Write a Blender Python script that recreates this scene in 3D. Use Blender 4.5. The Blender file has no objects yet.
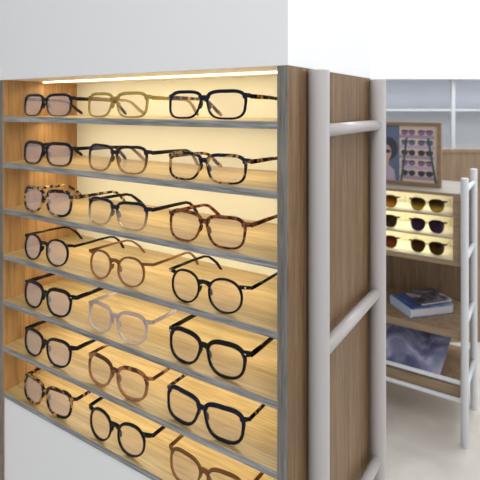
import bpy, bmesh, math, random
from mathutils import Vector, Matrix
random.seed(7)
C = bpy.context.scene.collection
EYE = 1.25
F, CX, HY = 480.0, 240.0, 107.0
YAW = -math.atan2(305, 480)
D1 = Vector((-math.cos(YAW), -math.sin(YAW), 0))        # along the shelf, towards the left
D2 = Vector((-math.sin(YAW), math.cos(YAW), 0))         # into the depth of the shelf

# ------------------------------------------------------------------ materials
def new_mat(name):
    m = bpy.data.materials.new(name); m.use_nodes = True
    nt = m.node_tree
    return m, nt, nt.nodes['Principled BSDF']

def plain(name, col, rough=.5, metal=0, coat=0, emit=None, es=0, spec=.5):
    m, nt, p = new_mat(name)
    p.inputs['Base Color'].default_value = (*col, 1)
    p.inputs['Roughness'].default_value = rough
    p.inputs['Metallic'].default_value = metal
    p.inputs['Coat Weight'].default_value = coat
    p.inputs['Specular IOR Level'].default_value = spec
    n = nt.nodes.new('ShaderNodeTexNoise'); n.inputs['Scale'].default_value = 40
    mr = nt.nodes.new('ShaderNodeMapRange')
    mr.inputs[3].default_value = max(0, rough-.05); mr.inputs[4].default_value = min(1, rough+.05)
    nt.links.new(n.outputs['Fac'], mr.inputs[0]); nt.links.new(mr.outputs[0], p.inputs['Roughness'])
    if emit:
        p.inputs['Emission Color'].default_value = (*emit, 1); p.inputs['Emission Strength'].default_value = es
    return m

def ramp(nt, stops):
    r = nt.nodes.new('ShaderNodeValToRGB'); cr = r.color_ramp
    while len(cr.elements) < len(stops): cr.elements.new(.5)
    for e, (p, c) in zip(cr.elements, stops):
        e.position = p; e.color = (*c, 1) if len(c) == 3 else c
    return r

def wood(name, dark, light, axis='z', rough=.5, fine=1.0, bump=.15):
    m, nt, p = new_mat(name)
    tc = nt.nodes.new('ShaderNodeTexCoord')
    mp = nt.nodes.new('ShaderNodeMapping')
    s = {'x': (3, 60, 60), 'y': (60, 3, 60), 'z': (60, 60, 3)}[axis]
    mp.inputs['Scale'].default_value = [v*fine for v in s]
    nt.links.new(tc.outputs['Object'], mp.inputs[0])
    n1 = nt.nodes.new('ShaderNodeTexNoise'); n1.inputs['Scale'].default_value = 1
    n1.inputs['Detail'].default_value = 4; n1.inputs['Roughness'].default_value = .6; n1.inputs['Distortion'].default_value = .4
    n2 = nt.nodes.new('ShaderNodeTexNoise'); n2.inputs['Scale'].default_value = 5
    n2.inputs['Detail'].default_value = 5
    nt.links.new(mp.outputs[0], n1.inputs[0]); nt.links.new(mp.outputs[0], n2.inputs[0])
    mx = nt.nodes.new('ShaderNodeMath'); mx.operation = 'MULTIPLY_ADD'; mx.inputs[1].default_value = .45
    ml = nt.nodes.new('ShaderNodeMath'); ml.operation = 'MULTIPLY'; ml.inputs[1].default_value = .55
    nt.links.new(n1.outputs['Fac'], ml.inputs[0])
    nt.links.new(n2.outputs['Fac'], mx.inputs[0]); nt.links.new(ml.outputs[0], mx.inputs[2])
    r = ramp(nt, [(.36, dark), (.62, light)])
    nt.links.new(mx.outputs[0], r.inputs[0]); nt.links.new(r.outputs[0], p.inputs['Base Color'])
    b = nt.nodes.new('ShaderNodeBump'); b.inputs['Strength'].default_value = bump; b.inputs['Distance'].default_value = .001
    nt.links.new(mx.outputs[0], b.inputs['Height']); nt.links.new(b.outputs[0], p.inputs['Normal'])
    p.inputs['Roughness'].default_value = rough
    return m

def acetate(name, top, bottom=None, z0=.012, z1=.034, clear=(0, 0), spots=None, scale=110, thr=.5, tint=None):
    """glossy frame plastic: colour runs from bottom to top, optional tortoise spots, optional see-through share (bottom, top)"""
    m, nt, p = new_mat(name)
    bottom = bottom or top
    tc = nt.nodes.new('ShaderNodeTexCoord'); sp = nt.nodes.new('ShaderNodeSeparateXYZ')
    nt.links.new(tc.outputs['Object'], sp.inputs[0])
    mr = nt.nodes.new('ShaderNodeMapRange'); mr.inputs[1].default_value = z0; mr.inputs[2].default_value = z1
    nt.links.new(sp.outputs['Z'], mr.inputs[0])
    r = ramp(nt, [(0, bottom), (1, top)]); nt.links.new(mr.outputs[0], r.inputs[0])
    colour = r.outputs[0]
    if spots:
        n = nt.nodes.new('ShaderNodeTexNoise'); n.inputs['Scale'].default_value = scale; n.inputs['Detail'].default_value = 2
        n.inputs['Distortion'].default_value = .6
        nt.links.new(tc.outputs['Object'], n.inputs[0])
        r2 = ramp(nt, [(thr-.05, (0, 0, 0)), (thr+.05, (1, 1, 1))]); nt.links.new(n.outputs['Fac'], r2.inputs[0])
        mx = nt.nodes.new('ShaderNodeMix'); mx.data_type = 'RGBA'
        nt.links.new(r2.outputs[0], mx.inputs[0]); nt.links.new(colour, mx.inputs[6]); mx.inputs[7].default_value = (*spots, 1)
        colour = mx.outputs[2]
    nt.links.new(colour, p.inputs['Base Color'])
    p.inputs['Roughness'].default_value = .16; p.inputs['Specular IOR Level'].default_value = .22
    if clear != (0, 0):
        mc = nt.nodes.new('ShaderNodeMapRange'); mc.inputs[1].default_value = z0; mc.inputs[2].default_value = z1
        mc.inputs[3].default_value = clear[0]; mc.inputs[4].default_value = clear[1]
        nt.links.new(sp.outputs['Z'], mc.inputs[0])
        t = nt.nodes.new('ShaderNodeBsdfTransparent'); t.inputs[0].default_value = (*(tint or (.9, .85, .75)), 1)
        ms = nt.nodes.new('ShaderNodeMixShader')
        nt.links.new(mc.outputs[0], ms.inputs[0]); nt.links.new(p.outputs[0], ms.inputs[1]); nt.links.new(t.outputs[0], ms.inputs[2])
        nt.links.new(ms.outputs[0], nt.nodes['Material Output'].inputs[0])
    return m

def lens_mat(name, tint, base=.06, top=None):
    m, nt, p = new_mat(name); nt.nodes.remove(p)
    t = nt.nodes.new('ShaderNodeBsdfTransparent'); t.inputs[0].default_value = (*tint, 1)
    if top:
        tc = nt.nodes.new('ShaderNodeTexCoord'); sp = nt.nodes.new('ShaderNodeSeparateXYZ')
        nt.links.new(tc.outputs['Object'], sp.inputs[0])
        mr = nt.nodes.new('ShaderNodeMapRange'); mr.inputs[1].default_value = .008; mr.inputs[2].default_value = .04
        nt.links.new(sp.outputs['Z'], mr.inputs[0])
        r = ramp(nt, [(0, tint), (1, top)]); nt.links.new(mr.outputs[0], r.inputs[0]); nt.links.new(r.outputs[0], t.inputs[0])
    g = nt.nodes.new('ShaderNodeBsdfGlossy'); g.inputs['Roughness'].default_value = .04
    g.inputs[0].default_value = (1, .93, .92, 1)
    lw = nt.nodes.new('ShaderNodeLayerWeight'); lw.inputs[0].default_value = .5
    pw = nt.nodes.new('ShaderNodeMath'); pw.operation = 'POWER'; pw.inputs[1].default_value = 4
    nt.links.new(lw.outputs['Facing'], pw.inputs[0])
    a = nt.nodes.new('ShaderNodeMath'); a.operation = 'MULTIPLY_ADD'; a.inputs[1].default_value = .5; a.inputs[2].default_value = base; a.use_clamp = True
    nt.links.new(pw.outputs[0], a.inputs[0])
    ms = nt.nodes.new('ShaderNodeMixShader')
    nt.links.new(a.outputs[0], ms.inputs[0]); nt.links.new(t.outputs[0], ms.inputs[1]); nt.links.new(g.outputs[0], ms.inputs[2])
    nt.links.new(ms.outputs[0], nt.nodes['Material Output'].inputs[0])
    return m

def mottled(name, stops, scale=8, detail=6, rough=.4, dist=1.0):
    m, nt, p = new_mat(name)
    tc = nt.nodes.new('ShaderNodeTexCoord')
    n = nt.nodes.new('ShaderNodeTexNoise'); n.inputs['Scale'].default_value = scale; n.inputs['Detail'].default_value = detail
    n.inputs['Distortion'].default_value = dist
    nt.links.new(tc.outputs['Object'], n.inputs[0])
    r = ramp(nt, stops); nt.links.new(n.outputs['Fac'], r.inputs[0]); nt.links.new(r.outputs[0], p.inputs['Base Color'])
    p.inputs['Roughness'].default_value = rough
    return m

M = {}
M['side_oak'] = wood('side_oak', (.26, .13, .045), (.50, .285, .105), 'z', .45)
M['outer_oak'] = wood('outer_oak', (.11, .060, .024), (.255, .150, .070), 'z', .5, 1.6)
M['shelf_oak'] = wood('shelf_oak', (.31, .215, .09), (.54, .395, .185), 'x', .38)
M['edge_oak'] = wood('edge_oak', (.10, .108, .115), (.42, .415, .40), 'x', .55, 1.6, .3)
M['edge_oak_v'] = wood('edge_oak_v', (.10, .093, .085), (.27, .245, .21), 'z', .55, 1.6, .3)
M['cream'] = plain('cream_laminate', (.78, .76, .61), .55)
M['white'] = plain('white_lacquer', (.90, .90, .90), .4)
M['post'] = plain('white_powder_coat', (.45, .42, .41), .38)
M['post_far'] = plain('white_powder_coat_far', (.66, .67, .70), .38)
M['brown'] = wood('brown_oak', (.16, .10, .055), (.30, .195, .11), 'z', .5, .7)
M['brown_edge'] = wood('brown_oak_edge', (.22, .15, .09), (.36, .26, .16), 'x', .5, .7)
M['counter'] = wood('counter_oak', (.20, .13, .075), (.34, .235, .14), 'z', .5, .5)
M['sheen_grey'] = wood('sheen_grey_top', (.30, .27, .235), (.42, .38, .33), 'x', .3, .6)  # greyish reflection on the box top, painted into the board colour
M['led'] = plain('light_strip', (1, .9, .7), .4, emit=(1, .85, .6), es=3)
M['steel'] = plain('steel', (.75, .75, .78), .25, 1)
M['gold'] = plain('gold_wire', (.70, .50, .22), .3, 1)
M['wall'] = plain('wall_paint', (.80, .83, .90), .7)
M['wall_side'] = plain('side_wall_paint', (.75, .74, .73), .7)
M['ceil'] = plain('ceiling_paint', (.88, .88, .88), .8)
M['floor'] = mottled('floor_stone', [(.3, (.62, .57, .51)), (.7, (.74, .70, .64))], 5, 6, .35)

BLK = (.003, .003, .005); NAVY = (.004, .008, .022); TORT = (.035, .014, .008); AMB = (.50, .22, .06)
A_ = {}
A_['black'] = acetate('black_acetate', BLK)
A_['navy_black'] = acetate('navy_black_acetate', NAVY, BLK)
A_['dark_fade_grey'] = acetate('dark_fade_grey_acetate', (.004, .005, .012), (.14, .10, .08), .004, .024, (.5, 0))
A_['dark_fade_brown'] = acetate('dark_fade_brown_acetate', (.004, .005, .012), (.14, .065, .025), .002, .016, (.35, 0))
A_['brown_fade'] = acetate('brown_fade_acetate', (.015, .012, .012), (.30, .17, .07), .010, .034, (.55, 0))
A_['olive'] = acetate('olive_yellow_acetate', (.34, .26, .07), (.38, .29, .09), clear=(.50, .42), tint=(.95, .87, .55))
A_['dark_tort'] = acetate('dark_tortoise_acetate', BLK, BLK, spots=(.48, .24, .07), scale=95, thr=.56)
A_['navy_tort'] = acetate('navy_tortoise_acetate', NAVY, BLK, spots=(.45, .24, .08), scale=80, thr=.57)
A_['leopard'] = acetate('leopard_acetate', (.010, .010, .016), spots=(.50, .32, .15), scale=90, thr=.54)
A_['navy_clear'] = acetate('navy_to_clear_acetate', NAVY, (.40, .40, .38), .010, .034, (.70, 0))
A_['red_tort'] = acetate('red_tortoise_acetate', (.045, .010, .006), spots=(.24, .065, .015), scale=110, thr=.50)
A_['amber'] = acetate('amber_brown_acetate', (.20, .085, .028), (.26, .13, .055), clear=(.30, .15), tint=(.95, .75, .5))
A_['clear'] = acetate('clear_acetate', (.42, .41, .46), (.62, .60, .62), clear=(.6, .5), tint=(.93, .90, .92))
A_['horn'] = acetate('brown_horn_acetate', (.09, .03, .015), (.42, .22, .11), .012, .036, (.25, 0), spots=(.34, .15, .06), scale=60, thr=.55)
A_['far_tort'] = acetate('far_tortoise', (.07, .03, .012), spots=(.16, .075, .03), scale=90, thr=.5)
LENS = lens_mat('demo_lens', (.965, .95, .935), .06)
LENS_A = lens_mat('demo_lens_pink_glare', (.93, .885, .87), .24)  # left-column lenses: pinkish reflection put into the tint and extra gloss
SUN = {
    'amber': lens_mat('amber_sun_lens', (.50, .33, .10), .03, (.20, .12, .04)),
    'olive': lens_mat('olive_sun_lens', (.50, .40, .14), .03, (.09, .075, .03)),
    'grey': lens_mat('grey_brown_sun_lens', (.16, .11, .09), .05, (.09, .065, .06)),
    'purple': lens_mat('purple_sun_lens', (.13, .08, .24), .05, (.07, .045, .14)),
    'rust': lens_mat('rust_sun_lens', (.30, .15, .08), .03, (.16, .08, .04)),
    'moss': lens_mat('moss_sun_lens', (.20, .14, .06), .03, (.10, .07, .035)),
}

# ------------------------------------------------------------------ helpers
def obj(name, bm, mats, parent=None, smooth=False, bevel=0, loc=None):
    me = bpy.data.meshes.new(name)
    bmesh.ops.recalc_face_normals(bm, faces=bm.faces)
    if smooth:
        for f in bm.faces: f.smooth = True
    bm.to_mesh(me); bm.free()
    for m in (mats if isinstance(mats, (list, tuple)) else [mats]): me.materials.append(m)
    o = bpy.data.objects.new(name, me); C.objects.link(o)
    if parent: o.parent = parent
    if loc: o.location = loc
    if bevel:
        b = o.modifiers.new('bevel', 'BEVEL'); b.width = bevel; b.segments = 2; b.limit_method = 'ANGLE'
    return o

def thing(name, label, cat, loc=(0, 0, 0), rz=0, group=None):
    o = bpy.data.objects.new(name, None); C.objects.link(o)
    o.empty_display_size = .05
    o.location = loc; o.rotation_euler = (0, 0, rz); o['label'] = label; o['category'] = cat
    if group: o['group'] = group
    return o

def struct(name, bm, mat):
    o = obj(name, bm, mat); o['kind'] = 'structure'; return o

def box(bm, x0, x1, y0, y1, z0, z1, mi=0, front=None):
    vs = [bm.verts.new(p) for p in ((x0,y0,z0),(x1,y0,z0),(x1,y1,z0),(x0,y1,z0),(x0,y0,z1),(x1,y0,z1),(x1,y1,z1),(x0,y1,z1))]
    for k, idx in enumerate(((0,3,2,1),(4,5,6,7),(0,1,5,4),(1,2,6,5),(2,3,7,6),(3,0,4,7))):
        f = bm.faces.new([vs[i] for i in idx]); f.material_index = mi
        if k == 2 and front is not None: f.material_index = front
    return vs

def tube(bm, a, b, r, n=20, cap=True, r2=None):
    a, b = Vector(a), Vector(b); d = (b-a).normalized(); r2 = r if r2 is None else r2
    u = d.orthogonal().normalized(); v = d.cross(u)
    A = []; B = []
    for i in range(n):
        t = 2*math.pi*i/n; w = u*math.cos(t)+v*math.sin(t)
        A.append(bm.verts.new(a+w*r)); B.append(bm.verts.new(b+w*r2))
    for i in range(n):
        j = (i+1) % n; bm.faces.new((A[i], A[j], B[j], B[i]))
    if cap: bm.faces.new(A[::-1]); bm.faces.new(B)

def sect(n=12, e=3.2):
    out = []
    for i in range(n):
        t = 2*math.pi*i/n; c, s = math.cos(t), math.sin(t)
        out.append((math.copysign(abs(c)**(2/e), c), math.copysign(abs(s)**(2/e), s)))
    return out

def sweep(bm, pts, sizes, side=Vector((1, 0, 0)), warp=None):
    """rounded-rectangle section swept along pts; sizes = (half along side, half across)"""
    pts = [Vector(p) for p in pts]; rings = []
    S = sect()
    for i, p in enumerate(pts):
        d = (pts[min(i+1, len(pts)-1)]-pts[max(i-1, 0)]).normalized()
        s = (side-d*side.dot(d)).normalized(); u = d.cross(s)
        ring = []
        for cx, cy in S:
            q = p+s*cx*sizes[i][0]+u*cy*sizes[i][1]
            ring.append(bm.verts.new(warp(q) if warp else q))
        rings.append(ring)
    n = len(S)
    for a, b in zip(rings, rings[1:]):
        for i in range(n):
            j = (i+1) % n; bm.faces.new((a[i], a[j], b[j], b[i]))
    bm.faces.new(rings[0][::-1]); bm.faces.new(rings[-1])

# ------------------------------------------------------------------ spectacles
SHAPES = {   # half width, half height, exponent, (nasal taper, temple taper), outer lift, bridge gap
    'square': (.0295, .0180, 3.3, (.20, .035), .0010, .0150),
    'wayfarer': (.0288, .0196, 3.1, (.24, .060), .0022, .0150),
    'panto': (.0280, .0205, 2.6, (.20, .060), .0014, .0165),
    'round': (.0258, .0216, 2.2, (.08, .0), .0, .0190),
    'teardrop': (.0256, .0230, 2.5, (.24, .10), .0015, .0165),
}
def outline(shape, side, N=44, grow=0.0, brow=0.0):
    a, b, e, k, lift, gap = SHAPES[shape]
    out = []
    for i in range(N):
        t = 2*math.pi*i/N; c, s = math.cos(t), math.sin(t)
        x = a*math.copysign(abs(c)**(2/e), c); z = b*math.copysign(abs(s)**(2/e), s)
        x *= 1+(k[0] if x < 0 else k[1])*(z/b)
        if z > 0 and x > 0: z += lift*(x/a)*(z/b)
        r = math.hypot(x, z); nx, nz = c/a, s/b
        nl = math.hypot(nx, nz); nx, nz = nx/nl, nz/nl
        g = grow+brow*max(0, nz)**.8
        out.append((side*(x+nx*g), z+nz*g))
    return out

def spectacles(name, label, cat, shape, fm, lens=LENS, rim=.0031, brow=.0021, tall=.0064, group=None,
               width=.137, rivets=False, tm=None, metal=False, thick=.0020, spread=0.0, tilt=.09, wire=None):
    tm = tm or fm
    a, b, e, k, lift, gap = SHAPES[shape]
    root = thing(name, label, cat, group=group)
    cxo = a+gap/2+rim*.55
    zc = b+rim+.0002
    hw = width/2
    ct, st = math.cos(tilt), math.sin(tilt)
    def warp(q):
        y = q.y+1.15*q.x*q.x
        return Vector((q.x, y*ct+q.z*st, q.z*ct-y*st+.0006))
    bm = bmesh.new()
    N = 44
    for s in (-1, 1):
        inn = outline(shape, s, N); outr = outline(shape, s, N, rim, brow)
        rings = []
        for i in range(N):
            ix, iz = inn[i]; ox, oz = outr[i]
            ring = []
            for u, y in ((0, -.6), (.18, -1), (.82, -1), (1, -.6), (1, .6), (.82, 1), (.18, 1), (0, .6)):
                ring.append(bm.verts.new(warp(Vector((s*cxo+ix+(ox-ix)*u, y*thick, zc+iz+(oz-iz)*u)))))
            rings.append(ring)
        for i in range(N):
            A, B = rings[i], rings[(i+1) % N]
            for j in range(8):
                bm.faces.new((A[j], A[(j+1) % 8], B[(j+1) % 8], B[j]))
    # bridge
    zb = zc+b*(.50 if not metal else .45)
    pts = []; sz = []
    x1 = gap/2+rim*.2
    for i in range(9):
        t = -1+i/4; pts.append((t*x1, 0, zb+.0026*(1-t*t))); h = .0012 if metal else (.0026+brow*.5)
        sz.append((thick*.95, h*(1+.5*t*t)))
    sweep(bm, pts, sz, Vector((0, 1, 0)), warp)
    # end pieces
    zt = zc+b*.76
    for s in (-1, 1):
        xo = s*(cxo+a*.90)
        sweep(bm, [(xo, 0, zt), (s*(hw-.006), 0, zt+.001), (s*(hw-.0015), .0018, zt+.001), (s*hw, .006, zt)],
              [(thick, tall*.62), (thick, tall*.56), (thick, tall*.52), (thick, tall*.50)], Vector((0, 1, 0)), warp)
    front = obj('frame_front', bm, fm, root, smooth=True)
    if rivets:
        for s in (-1, 1):
            bm = bmesh.new()
            for dz in (0,):
                p0 = warp(Vector((s*(hw-.0062), -thick*.9, zt+.001))); p1 = warp(Vector((s*(hw-.0062), -thick-.0006, zt+.001)))
                sweep(bm, [p0, p1], [(.0019, .0009)]*2, Vector((1, 0, 0)))
            rv = obj('rivet', bm, M['steel'], front, smooth=True); rv['label'] = 'silver oval rivet'
    # lenses
    for s in (-1, 1):
        bm = bmesh.new()
        L = outline(shape, s, N, .0004)
        fr = [bm.verts.new(warp(Vector((s*cxo+x, -.0006, zc+z)))) for x, z in L]
        bk = [bm.verts.new(warp(Vector((s*cxo+x, .0006, zc+z)))) for x, z in L]
        bm.faces.new(fr); bm.faces.new(bk[::-1])
        for i in range(N):
            j = (i+1) % N; bm.faces.new((fr[i], bk[i], bk[j], fr[j]))
        obj('lens', bm, lens, root)
    # temples
    h0 = warp(Vector((hw, .006, zt)))
    for s in (-1, 1):
        bm = bmesh.new()
        zt2 = h0.z; y0 = h0.y-.001
        w = .0012 if metal else .0019
        P = [(s*hw, y0, zt2), (s*(hw+.0005), y0+.03, zt2-.0005), (s*(hw-spread*.4), y0+.06, zt2-.0012), (s*(hw-.001-spread*.8), y0+.088, zt2-.0025),
             (s*(hw-.002-spread), y0+.100, zt2-.0060), (s*(hw-.003-spread), y0+.110, zt2-.0130), (s*(hw-.005-spread), y0+.120, zt2-.0215), (s*(hw-.007-spread), y0+.129, .0065), (s*(hw-.0075-spread), y0+.132, .0036)]
        hh = tall*.5
        H = [hh*1.05, hh, hh*.9, hh*.82, hh*.80, hh*.88, hh*1.05, hh*1.05, hh*.5] if not metal else [.0016, .0012, .0012, .0012, .0014, .002, .0026, .0026, .0014]
        sweep(bm, P, [(w, h) for h in H], Vector((1, 0, 0)))
        tp = obj('temple', bm, (wire or tm) if metal else tm, root, smooth=True)
    # nose pads
    for s in (-1, 1):
        bm = bmesh.new()
        bmesh.ops.create_uvsphere(bm, u_segments=10, v_segments=8, radius=1)
        mt = Matrix.Translation(warp(Vector((s*(gap/2+.0002), .0042, zc+b*.02)))) @ Matrix.Rotation(s*-.35, 4, 'Y') @ Matrix.Diagonal((.0015, .0036, .0062, 1))
        bmesh.ops.transform(bm, matrix=mt, verts=bm.verts)
        obj('nose_pad', bm, fm, root, smooth=True)
    return root

# ------------------------------------------------------------------ main display shelf
YR = .64
R = Vector(((277-CX)/F*YR, YR, 0))                       # inner right front corner, on the floor
W, DEP, FULL = .631, .183, .352
SZ = [-.0192-.0936*k for k in range(7)]                  # shelf tops relative to the eye
TH, PT = .0105, .0165
unit = thing('display_shelf', 'open oak display unit lined with cream, holding seven tiers of spectacles, grey shelf edges', 'shelf unit',
             (R.x, R.y, 0), YAW)
TOP = EYE+.055
def U(name, x0, x1, y0, y1, z0, z1, mats, front=None, bevel=.0006, lab=None):
    bm = bmesh.new(); box(bm, x0, x1, y0, y1, z0, z1, 0, front)
    o = obj(name, bm, mats, unit, bevel=bevel)
    if lab: o['label'] = lab
    return o
# right side panel: outer brown face, grey laminated front edge
bm = bmesh.new(); box(bm, 0, PT, 0, FULL, 0, TOP, 0, 1)
o = obj('side_panel', bm, [M['outer_oak'], M['edge_oak_v']], unit, bevel=.0006)
bm = bmesh.new(); box(bm, -W-PT, -W, 0, FULL, 0, TOP, 0, 1)
o = obj('side_panel', bm, [M['side_oak'], M['edge_oak_v']], unit, bevel=.0006); o['label'] = 'orange oak side panel'
U('back_panel', -W, 0, DEP, DEP+.008, EYE+SZ[6]-TH, TOP, M['cream'], lab='cream lit back panel')
U('rear_panel', -W, 0, FULL-.012, FULL, 0, TOP, M['outer_oak'])
for k, z in enumerate(SZ):
    U('shelf', -W, 0, .0006, DEP, EYE+z-TH, EYE+z, [M['shelf_oak'], M['edge_oak']], front=1)
U('header', -W-PT, PT, .0, FULL, TOP, EYE+.55, M['white'], lab='plain white header box')
U('base_panel', -W, 0, .003, .02, .0, EYE+SZ[6]-TH, M['white'], lab='plain white base board')
def area(name, loc, rot, sx, sy, power, col):
    l = bpy.data.lights.new(name, 'AREA'); l.shape = 'RECTANGLE'; l.size = sx; l.size_y = sy; l.energy = power; l.color = col
    o = bpy.data.objects.new(name, l); C.objects.link(o); o.location = loc; o.rotation_euler = rot
    return o
LEDC = (1.0, .90, .69)
for k in range(7):
    zt = TOP if k == 0 else EYE+SZ[k-1]-TH
    U('light_strip', -W+.01, -.01, .085, .092, zt-.003, zt-.0004, M['led'], bevel=0, lab='thin warm light strip under the board')
    l = area('strip_light', (0, 0, 0), (math.radians(12), 0, 0), W-.03, .008, .50, LEDC)
    l.parent = unit; l.location = (-W/2, .0885, zt-.0045)

def at_front(px, setback):
    """point on the line parallel to the shelf front, setback behind it, seen at picture column px"""
    P0 = R+D2*setback; r = Vector(((px-CX)/F, 1, 0))
    # P0 + t*D1 = s*r
    a, b, c, d = r.x, -D1.x, r.y, -D1.y
    D = a*d-b*c
    s = (P0.x*d-b*P0.y)/D
    return r*s
COLS = {'A': (21, 73.5), 'B': (86, 148.5), 'C': (166.5, 248)}
for c_, v_ in COLS.items(): print(c_, (at_front(v_[0], .012)-at_front(v_[1], .012)).length)
def put(g, row, col, dx=0, yaw=0, sb=.007):
    l, r_ = COLS[col]
    p = (at_front(l, sb+.005)+at_front(r_, sb+.005))/2
    w = (at_front(l, sb+.005)-at_front(r_, sb+.005)).length
    p = p-D2*.005-D1*dx
    g.location = (p.x, p.y, EYE+SZ[row-1]+.0002)
    g.rotation_euler = (0, 0, YAW+math.radians(yaw))
    return w
G = {r: 'spectacles on the display tier %s' % n for r, n in zip(range(1, 8), ('at the top', 'second from the top', 'third from the top', 'fourth from the top', 'fifth from the top', 'sixth from the top', 'at the bottom'))}
def spec(row, col, label, shape, m, **kw):
    if col == 'A': kw.setdefault('lens', LENS_A)
    dx = kw.pop('dx', 0); yaw = kw.pop('yaw', 0)
    wd = {'A': .152, 'B': .151, 'C': .151}[col]
    g = spectacles('spectacles', label, 'glasses', shape, A_[m], group=G[row], width=kw.pop('width', wd),
                   tm=A_[kw.pop('tmat')] if 'tmat' in kw else None, **kw)
    put(g, row, col, dx, yaw)
    return g
spec(1, 'A', 'dark square spectacles fading to grey-brown, left end of the topmost shelf', 'square', 'dark_fade_grey', tmat='black')
spec(1, 'B', 'olive-yellow translucent spectacles in the middle of the topmost shelf', 'square', 'olive', tmat='olive')
spec(1, 'C', 'black square spectacles beside the right panel on the topmost shelf', 'square', 'navy_black', tmat='dark_tort')
spec(2, 'A', 'dark navy-black square spectacles, browner at the rim bottoms, left end of second shelf from top', 'square', 'dark_fade_brown', rim=.004, tmat='black')
spec(2, 'B', 'spectacles with black brow fading to honey brown, middle of second shelf from top', 'wayfarer', 'brown_fade', tmat='brown_fade')
spec(2, 'C', 'dark tortoiseshell square spectacles at right end of second shelf from top', 'square', 'navy_tort', tmat='dark_tort')
spec(3, 'A', 'black and cream leopard-patterned spectacles at left end of third shelf from top', 'wayfarer', 'leopard', rim=.0044)
spec(3, 'B', 'navy spectacles with rims fading to clear, middle of third shelf from top', 'wayfarer', 'navy_clear', tmat='black')
spec(3, 'C', 'red-brown tortoiseshell spectacles at right end of third shelf from top', 'wayfarer', 'red_tort')
spec(4, 'A', 'round black spectacles at left end of fourth shelf, in front of orange oak side panel', 'round', 'black', rim=.003, brow=.001, tall=.0050, width=.146, dx=-.003)
spec(4, 'B', 'round amber-brown translucent spectacles in the middle of the fourth shelf', 'round', 'amber', rim=.0026, brow=.0008, tall=.0045)
spec(4, 'C', 'thin round black spectacles with small silver rivets, right end of fourth shelf', 'round', 'black', rim=.0028, brow=.0008, tall=.0048, rivets=True)
spec(5, 'A', 'thick black spectacles with silver rivets at left end of the fifth shelf', 'panto', 'black', rim=.0038, brow=.0030, tall=.0080, rivets=True)
spec(5, 'B', 'crystal clear spectacles in the middle of the fifth shelf', 'panto', 'clear', rim=.0036, rivets=True)
spec(5, 'C', 'chunky black spectacles with silver rivets right of the clear pair, beside right panel', 'panto', 'black', rim=.0038, brow=.0030, tall=.0080, rivets=True)
spec(6, 'A', 'black spectacles at left end of sixth shelf, directly below the riveted black pair', 'panto', 'black', rim=.0034, brow=.0022, tall=.0078)
spec(6, 'B', 'reddish-brown horn-coloured spectacles in the middle of the sixth shelf', 'panto', 'horn', rim=.0044, tall=.0056)
spec(6, 'C', 'dark navy spectacles low at the right, under the chunky black riveted pair', 'wayfarer', 'navy_black', rim=.0044, tall=.0056, tmat='dark_tort', dx=-.004)
spec(7, 'A', 'black and amber tortoiseshell spectacles at left end of lowest shelf', 'wayfarer', 'dark_tort', rim=.0044, tall=.0060, tmat='dark_tort')
spec(7, 'B', 'plain black spectacles in the middle of the lowest shelf', 'round', 'black')
spec(7, 'C', 'amber-brown translucent spectacles at right end of lowest shelf', 'panto', 'amber')

# ------------------------------------------------------------------ ladder frame beside the unit
def ladder(name, label, origin, yf, yb, off, r, rr, ztop_f, ztop_b, rungs, mat, group=None):
    t = thing(name, label, 'frame', (origin.x, origin.y, 0), YAW, group)
    for y, zt in ((yf, ztop_f), (yb, ztop_b)):
        bm = bmesh.new(); tube(bm, (off, y, 0), (off, y, zt), r, 32)
        o = obj('post', bm, mat, t, bevel=.001)
        for p in o.data.polygons: p.use_smooth = len(p.vertices) == 4
    for z in rungs:
        bm = bmesh.new(); tube(bm, (off, yf+r*.3, z), (off, yb-r*.3, z), rr, 24)
        o = obj('rung', bm, mat, t)
        for p in o.data.polygons: p.use_smooth = len(p.vertices) == 4
    return t
PR = .0148
Xo = PT+PR+.0015
def solve_y(px, org, xo):
    b = org-D1*xo; r = (px-CX)/F
    return (r*b.y-b.x)/(D2.x-r*D2.y)
yf, yb = solve_y(319, R, Xo), solve_y(378, R, Xo)
print('post y', yf, yb)
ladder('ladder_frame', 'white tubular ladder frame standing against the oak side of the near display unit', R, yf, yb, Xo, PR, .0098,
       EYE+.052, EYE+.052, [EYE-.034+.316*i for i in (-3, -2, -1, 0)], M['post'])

# ------------------------------------------------------------------ far display unit
YB = 1.80
B = Vector(((453-CX)/F*YB, YB, 0))
far = thing('display_shelf', 'small brown display rack beyond the posts with lit box of sunglasses and open shelves below', 'shelf unit', (B.x, B.y, 0), YAW)
FW, FD = .60, .33
def zpx(y, Y): return EYE-(y-HY)*Y/F
def V(name, x0, x1, y0, y1, z0, z1, mats, front=None, lab=None, bevel=.001):
    bm = bmesh.new(); box(bm, x0, x1, y0, y1, z0, z1, 0, front)
    o = obj(name, bm, mats, far, bevel=bevel)
    if lab: o['label'] = lab
    return o
zb0 = zpx(193.5, YB); zs = [zpx(216.3, YB), zpx(238.0, YB), zpx(260.5, YB)]
FT = .013
V('box_top', -FW, .024, 0, FD, zb0-.012, zb0, [M['sheen_grey'], M['brown_edge']], front=1, lab='top board, grey sheen put into its colour')
V('side_panel', 0, .024, 0, FD-.1, zs[2]-.02, zb0-.012, [M['brown'], M['brown_edge']], front=1)
V('side_panel', -FW, -FW+.02, 0, FD-.1, zs[2]-.02, zb0-.012, M['brown'])
V('box_back', -FW+.02, 0, .195, .205, zs[2], zb0-.012, M['cream'], lab='cream lit back')
for z in zs[:2]: V('shelf', -FW+.02, 0, .002, .195, z-.006, z, [M['cream'], M['brown_edge']], front=1)
V('box_floor', -FW+.02, 0, -.0, FD-.1, zs[2]-.02, zs[2], [M['cream'], M['brown_edge']], front=1)
V('back_panel', -FW, .02, FD-.012, FD, zpx(333, YB), zb0-.012, M['brown'])
zm = zpx(331, YB)
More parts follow.
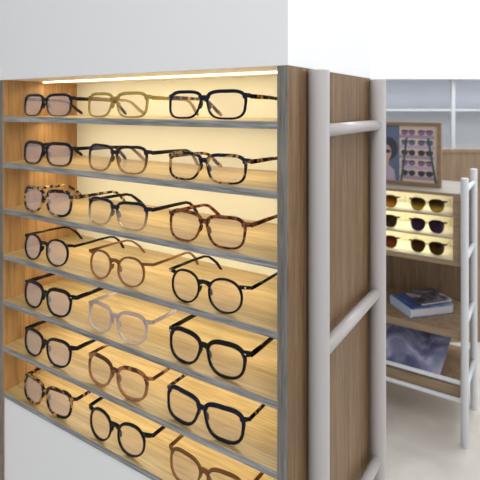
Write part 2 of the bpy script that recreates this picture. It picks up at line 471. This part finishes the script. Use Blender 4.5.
V('shelf', -FW, .024, 0, FD-.012, zm-.028, zm, [M['brown'], M['brown_edge']], front=1)
zl = zpx(385, YB)
V('shelf', -FW, .024, .0, FD, zl-.045, zl, [M['brown'], M['brown_edge']], front=1)
for (z, y) in ((zpx(379.5, YB), -.004), (zpx(397, YB), -.004)):
    bm = bmesh.new(); tube(bm, (-FW, y-.006, z), (.0265, y-.006, z), .0078, 16); o = obj('rail', bm, M['post_far'], far, smooth=True); o['label'] = 'white tubular rail'
for z in zs+[]:
    zt = {0: zb0-.012, 1: zs[0]-.006, 2: zs[1]-.006}[zs.index(z)]
    l = area('far_strip_light', (0, 0, 0), (math.radians(15), 0, 0), FW-.08, .01, .42, (1, .90, .68))
    l.parent = far; l.location = (-FW/2, .10, zt-.003)
    V('light_strip', -FW+.04, -.02, .096, .104, zt-.0024, zt-.0002, M['led'], lab='thin warm light strip', bevel=0)
lf, lb = solve_y(464.8, B, .042), solve_y(473.8, B, .042)
print('far post', lf, lb)
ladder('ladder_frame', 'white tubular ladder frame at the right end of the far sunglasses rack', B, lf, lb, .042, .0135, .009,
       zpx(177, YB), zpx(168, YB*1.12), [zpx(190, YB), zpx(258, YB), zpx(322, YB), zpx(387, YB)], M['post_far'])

def at_line(px, org, sb):
    P0 = org+D2*sb; r = Vector(((px-CX)/F, 1, 0))
    a, b, c, d = r.x, -D1.x, r.y, -D1.y
    s = (P0.x*d-b*P0.y)/(a*d-b*c)
    return r*s
sun = [(0, 'left', 'amber', 'far_tort'), (0, 'right', 'olive', 'far_tort'), (1, 'left', 'grey', 'black'), (1, 'right', 'purple', 'black'),
       (2, 'left', 'rust', 'far_tort'), (2, 'right', 'moss', 'far_tort')]
names = {(0, 'left'): 'sunglasses with golden amber lenses, top row of lit far box, partly behind the white post',
         (0, 'right'): 'sunglasses with olive-gold lenses, top row of the lit far box, right-hand pair',
         (1, 'left'): 'sunglasses with grey-brown lenses, middle row of lit far box, partly behind the white post',
         (1, 'right'): 'sunglasses with dark purple lenses, middle row of the lit far box',
         (2, 'left'): 'sunglasses with rust-brown lenses, bottom row of lit far box, partly behind white post',
         (2, 'right'): 'sunglasses with mossy brown lenses, bottom row of the lit far box, right-hand pair'}
pr = (at_line(407.5, B, .03)+at_line(447, B, .03))/2
wr = (at_line(408, B, .03)-at_line(447.5, B, .03)).length
print('sun width', wr)
for row, side, lm, fm in sun:
    g = spectacles('sunglasses', names[(row, side)], 'sunglasses', 'teardrop', A_[fm], lens=SUN[lm], rim=.0018, brow=.0016, thick=.0014,
                   metal=True, wire=M['gold'], group='sunglasses in the lit far box', width=.140)
    p = pr.copy()
    if side == 'left': p = p+D1*.178
    g.location = (p.x, p.y, zs[row]+.0003); g.rotation_euler = (0, 0, YAW)

# framed picture on the far box
def mesh_poly(bm, pts, y, mi):
    vs = [bm.verts.new((x, y, z)) for x, z in pts]; f = bm.faces.new(vs); f.material_index = mi
PH, PW, PD = .262, .36, .022
pc = at_line(441, B, .10)
pic = thing('framed_picture', 'wooden framed photograph of a person in sunglasses beside shelves of eyewear, on the far rack', 'picture',
            (pc.x, pc.y, zb0+.0003), YAW)
fb = .015
M['frame_wood'] = wood('frame_walnut', (.20, .12, .07), (.34, .22, .13), 'x', .45, .8)
bm = bmesh.new()
box(bm, -PW, 0, 0, PD, 0, fb); box(bm, -PW, 0, 0, PD, PH-fb, PH)
box(bm, -PW, -PW+fb, 0, PD, fb, PH-fb); box(bm, -fb, 0, 0, PD, fb, PH-fb)
obj('frame', bm, M['frame_wood'], pic, bevel=.001)
cols = [(.34, .26, .34), (.12, .15, .24), (.60, .50, .40), (.055, .05, .075), (.52, .34, .30), (.46, .36, .48), (.24, .13, .24), (.05, .10, .08), (.40, .30, .24)]
pm = [plain('print_%s' % n, c, .35) for n, c in zip(('mauve', 'slate', 'cream', 'ink', 'skin', 'lilac', 'plum', 'green', 'tan'), cols)]
bm = bmesh.new()
box(bm, -PW+fb, -fb, .010, .014, fb, PH-fb, 0)
x0, x1, z0, z1 = -PW+fb, -fb, fb, PH-fb
xs = -.255+.09                                  # where the person's half meets the shelves
mesh_poly(bm, [(x0, z0), (xs, z0), (xs, z1), (x0, z1)], .0097, 1)
mesh_poly(bm, [(xs, z0), (x1, z0), (x1, z1), (xs, z1)], .0097, 2)
for i in range(5):
    zc = z0+.030+i*.042
    mesh_poly(bm, [(xs, zc-.018), (x1-.012, zc-.020), (x1-.012, zc-.006), (xs, zc-.004)], .0094, 5 if i % 2 else 0)
    for q, wq in ((xs+.008, .056), (xs+.074, .060)):
        for dx in (0, wq*.52):
            mesh_poly(bm, [(q+dx+wq*.24*(1+math.cos(t)), zc+.006+.0120*math.sin(t)) for t in [j*math.pi/6 for j in range(12)]], .0091, (3, 6, 3, 1, 6)[i])
        mesh_poly(bm, [(q, zc+.010), (q+wq, zc+.010), (q+wq, zc+.014), (q, zc+.014)], .0089, 3)
for xa, xb in ((xs+.004, xs+.026), (x1-.010, x1-.040)):
    mesh_poly(bm, [(xa, z0), (xa+.008, z0), (xb+.008, z1-.05), (xb, z1-.05)], .0087, 7)
# person with dark hair, sunglasses and pale collar, seen from the chest up
hx, hz = xs-.050, z0+.118
ell = lambda cx, cz, a, b, n=20: [(cx+a*math.cos(2*math.pi*j/n), cz+b*math.sin(2*math.pi*j/n)) for j in range(n)]
mesh_poly(bm, [(hx-.085, z0), (hx+.036, z0), (hx+.028, z0+.045), (hx+.004, z0+.066), (hx-.04, z0+.064), (hx-.075, z0+.04)], .0086, 5)
mesh_poly(bm, [(hx-.02, z0+.05), (hx+.006, z0+.05), (hx+.006, hz-.02), (hx-.02, hz-.02)], .0084, 4)
mesh_poly(bm, ell(hx+.004, hz+.016, .040, .048), .0082, 3)
mesh_poly(bm, ell(hx-.010, hz-.002, .027, .037), .0080, 4)
mesh_poly(bm, ell(hx-.020, hz+.004, .011, .008), .0078, 3)
mesh_poly(bm, ell(hx+.003, hz+.004, .011, .008), .0078, 3)
mesh_poly(bm, ell(hx-.010, hz-.020, .007, .002), .0078, 6)
obj('print', bm, pm, pic)
bm = bmesh.new(); box(bm, -PW+.004, -.004, PD, PD+.004, .004, PH-.004); obj('backing_board', bm, M['counter'], pic)

# books on the middle shelf of the far rack
def book(label, px_, py_, rz, sx, sy, h, z, cover, pages, spine):
    t = thing('book', label, 'book', (0, 0, 0), 0, 'books on the far rack')
    t.location = (px_, py_, z); t.rotation_euler = (0, 0, rz)
    bm = bmesh.new(); box(bm, -sx/2+.004, sx/2-.003, -sy/2+.003, sy/2-.003, .003, h-.003); obj('page_block', bm, pages, t)
    bm = bmesh.new(); box(bm, -sx/2, sx/2, -sy/2, sy/2, 0, .0028); box(bm, -sx/2, sx/2, -sy/2, sy/2, h-.0028, h)
    obj('cover', bm, cover, t, bevel=.0005)
    bm = bmesh.new(); box(bm, -sx/2-.0005, -sx/2+.0035, -sy/2, sy/2, 0, h); obj('spine', bm, spine, t, bevel=.0005)
    return t
M['pages'] = plain('paper_pages', (.52, .50, .50), .8)
M['blue_cover'] = mottled('blue_cover', [(.40, (.03, .06, .20)), (.56, (.08, .14, .34)), (.70, (.30, .36, .48))], 14, 5, .3)
M['dark_cover'] = mottled('dark_cover', [(.42, (.02, .02, .03)), (.54, (.09, .09, .12)), (.66, (.36, .35, .38))], 22, 7, .3)
M['pale_spine'] = plain('pale_blue_spine', (.50, .62, .80), .35)
M['dark_spine'] = plain('dark_spine', (.08, .08, .12), .35)
book('thick book with pale blue spine and blue cover lying on the far rack', .757, 2.005, math.radians(13.5), .197, .155, .036, zm+.0003, M['blue_cover'], M['pages'], M['pale_spine'])
book('thinner dark mottled book lying on top of the blue book', .783, 2.015, math.radians(17), .155, .128, .012, zm+.0366, M['dark_cover'], M['pages'], M['dark_spine'])

# blue marbled print leaning inside the lowest bay
M['marble'] = mottled('blue_marbled_print', [(.38, (.06, .065, .14)), (.50, (.16, .165, .28)), (.66, (.38, .38, .52))], 9, 8, .45, 1.6)
lp = thing('art_print', 'large blue-grey marbled print leaning in the lowest bay of the far rack', 'print', tuple((B-D1*0.0+D2*.008)+Vector((0, 0, zl+.0006))), YAW)
bm = bmesh.new()
pts = [(-.50, .0, 0), (-.052, .0, 0), (-.012, .13, .170), (-.50, .13, .170)]
lo = [bm.verts.new(p) for p in pts]; hi = [bm.verts.new(Vector(p)+Vector((0, .003, -.003)) + (Vector((0, 0, .003)) if p[2] == 0 else Vector((0, 0, 0)))) for p in pts]
bm.faces.new(lo); bm.faces.new(hi[::-1])
for i in range(4):
    j = (i+1) % 4; bm.faces.new((lo[i], hi[i], hi[j], lo[j]))
obj('sheet', bm, M['marble'], lp)

# ------------------------------------------------------------------ wooden counter and white rack behind
YC = 2.55
cz = zpx(149, YC)
ctr = thing('wooden_screen', 'low wood-panelled screen standing on the floor behind the far rack', 'screen', ((400-CX)/F*YC, YC, 0), 0)
bm = bmesh.new(); box(bm, -.25, 1.3, 0, .03, 0, cz-.02); obj('panel', bm, M['counter'], ctr)
bm = bmesh.new(); box(bm, -.26, 1.31, -.004, .034, cz-.02, cz); obj('top_rail', bm, M['counter'], ctr, bevel=.002)
YW = 3.35
rk = thing('wall_rack', 'white wall rack of slim uprights and a thin shelf behind the low wooden screen', 'rack', (0, YW-.22, 0), 0)
Yk = YW-.22
for px in (371, 453.5, 540):
    x = (px-CX)/F*Yk; bm = bmesh.new(); box(bm, x-.012, x+.012, 0, .022, 0, 2.3); obj('upright', bm, M['post_far'], rk, bevel=.001)
for y in (110, -15, 235):
    z = zpx(y, Yk); bm = bmesh.new(); box(bm, (371-CX)/F*Yk, (540-CX)/F*Yk, .002, .19, z-.008, z+.006); obj('rack_shelf', bm, M['post_far'], rk, bevel=.001)

# ------------------------------------------------------------------ the room
def S(name, a, m):
    bm = bmesh.new(); box(bm, *a); return struct(name, bm, m)
S('floor', (-2.6, 3.2, -1.8, YW, -.1, 0), M['floor'])
S('wall_back', (-2.6, 3.2, YW, YW+.1, 0, 2.7), M['wall'])
S('wall_left', (-2.7, -2.6, -1.8, YW+.1, 0, 2.7), M['wall_side'])
S('wall_right', (3.2, 3.3, -1.8, YW+.1, 0, 2.7), M['wall_side'])
S('ceiling', (-2.7, 3.3, -1.8, YW+.1, 2.7, 2.8), M['ceil'])
zt = zpx(79, YW-.25)
S('trim_1', (-2.6, 3.2, YW-.25, YW, zt, 2.7), M['ceil'])

# ------------------------------------------------------------------ light
w = bpy.data.worlds.new('World'); bpy.context.scene.world = w; w.use_nodes = True
bg = w.node_tree.nodes['Background']; bg.inputs[0].default_value = (.86, .92, 1, 1); bg.inputs[1].default_value = .9
area('overhead_fill', (.6, -.4, 2.66), (0, 0, 0), 1.6, 1.2, 26, (1, .97, .94))  # unseen soft light added overhead, no fitting built
area('overhead_fill', (1.4, 2.3, 2.66), (0, 0, 0), 1.4, 1.2, 44, (.90, .95, 1))  # second unseen overhead light, added to brighten the back wall
area('side_fill', (2.9, .6, 1.7), (0, math.radians(90), 0), 1.6, 1.8, 14, (.9, .95, 1))  # unseen fill light added beside the closed right wall, which has no window

# ------------------------------------------------------------------ camera
cam = bpy.data.cameras.new('camera'); co = bpy.data.objects.new('camera', cam); C.objects.link(co)
co.location = (0, 0, EYE); co.rotation_euler = (math.radians(90), 0, 0)
cam.sensor_width = 36; cam.lens = 36*F/480; cam.shift_y = -(240-HY)/480
cam.clip_start = .02
cam.dof.use_dof = True; cam.dof.focus_distance = .78; cam.dof.aperture_fstop = 8
sc = bpy.context.scene; sc.camera = co
sc.view_settings.view_transform = 'Standard'; sc.view_settings.look = 'None'; sc.view_settings.gamma = 1
sc.view_settings.use_curve_mapping = False; sc.view_settings.exposure = 0.0
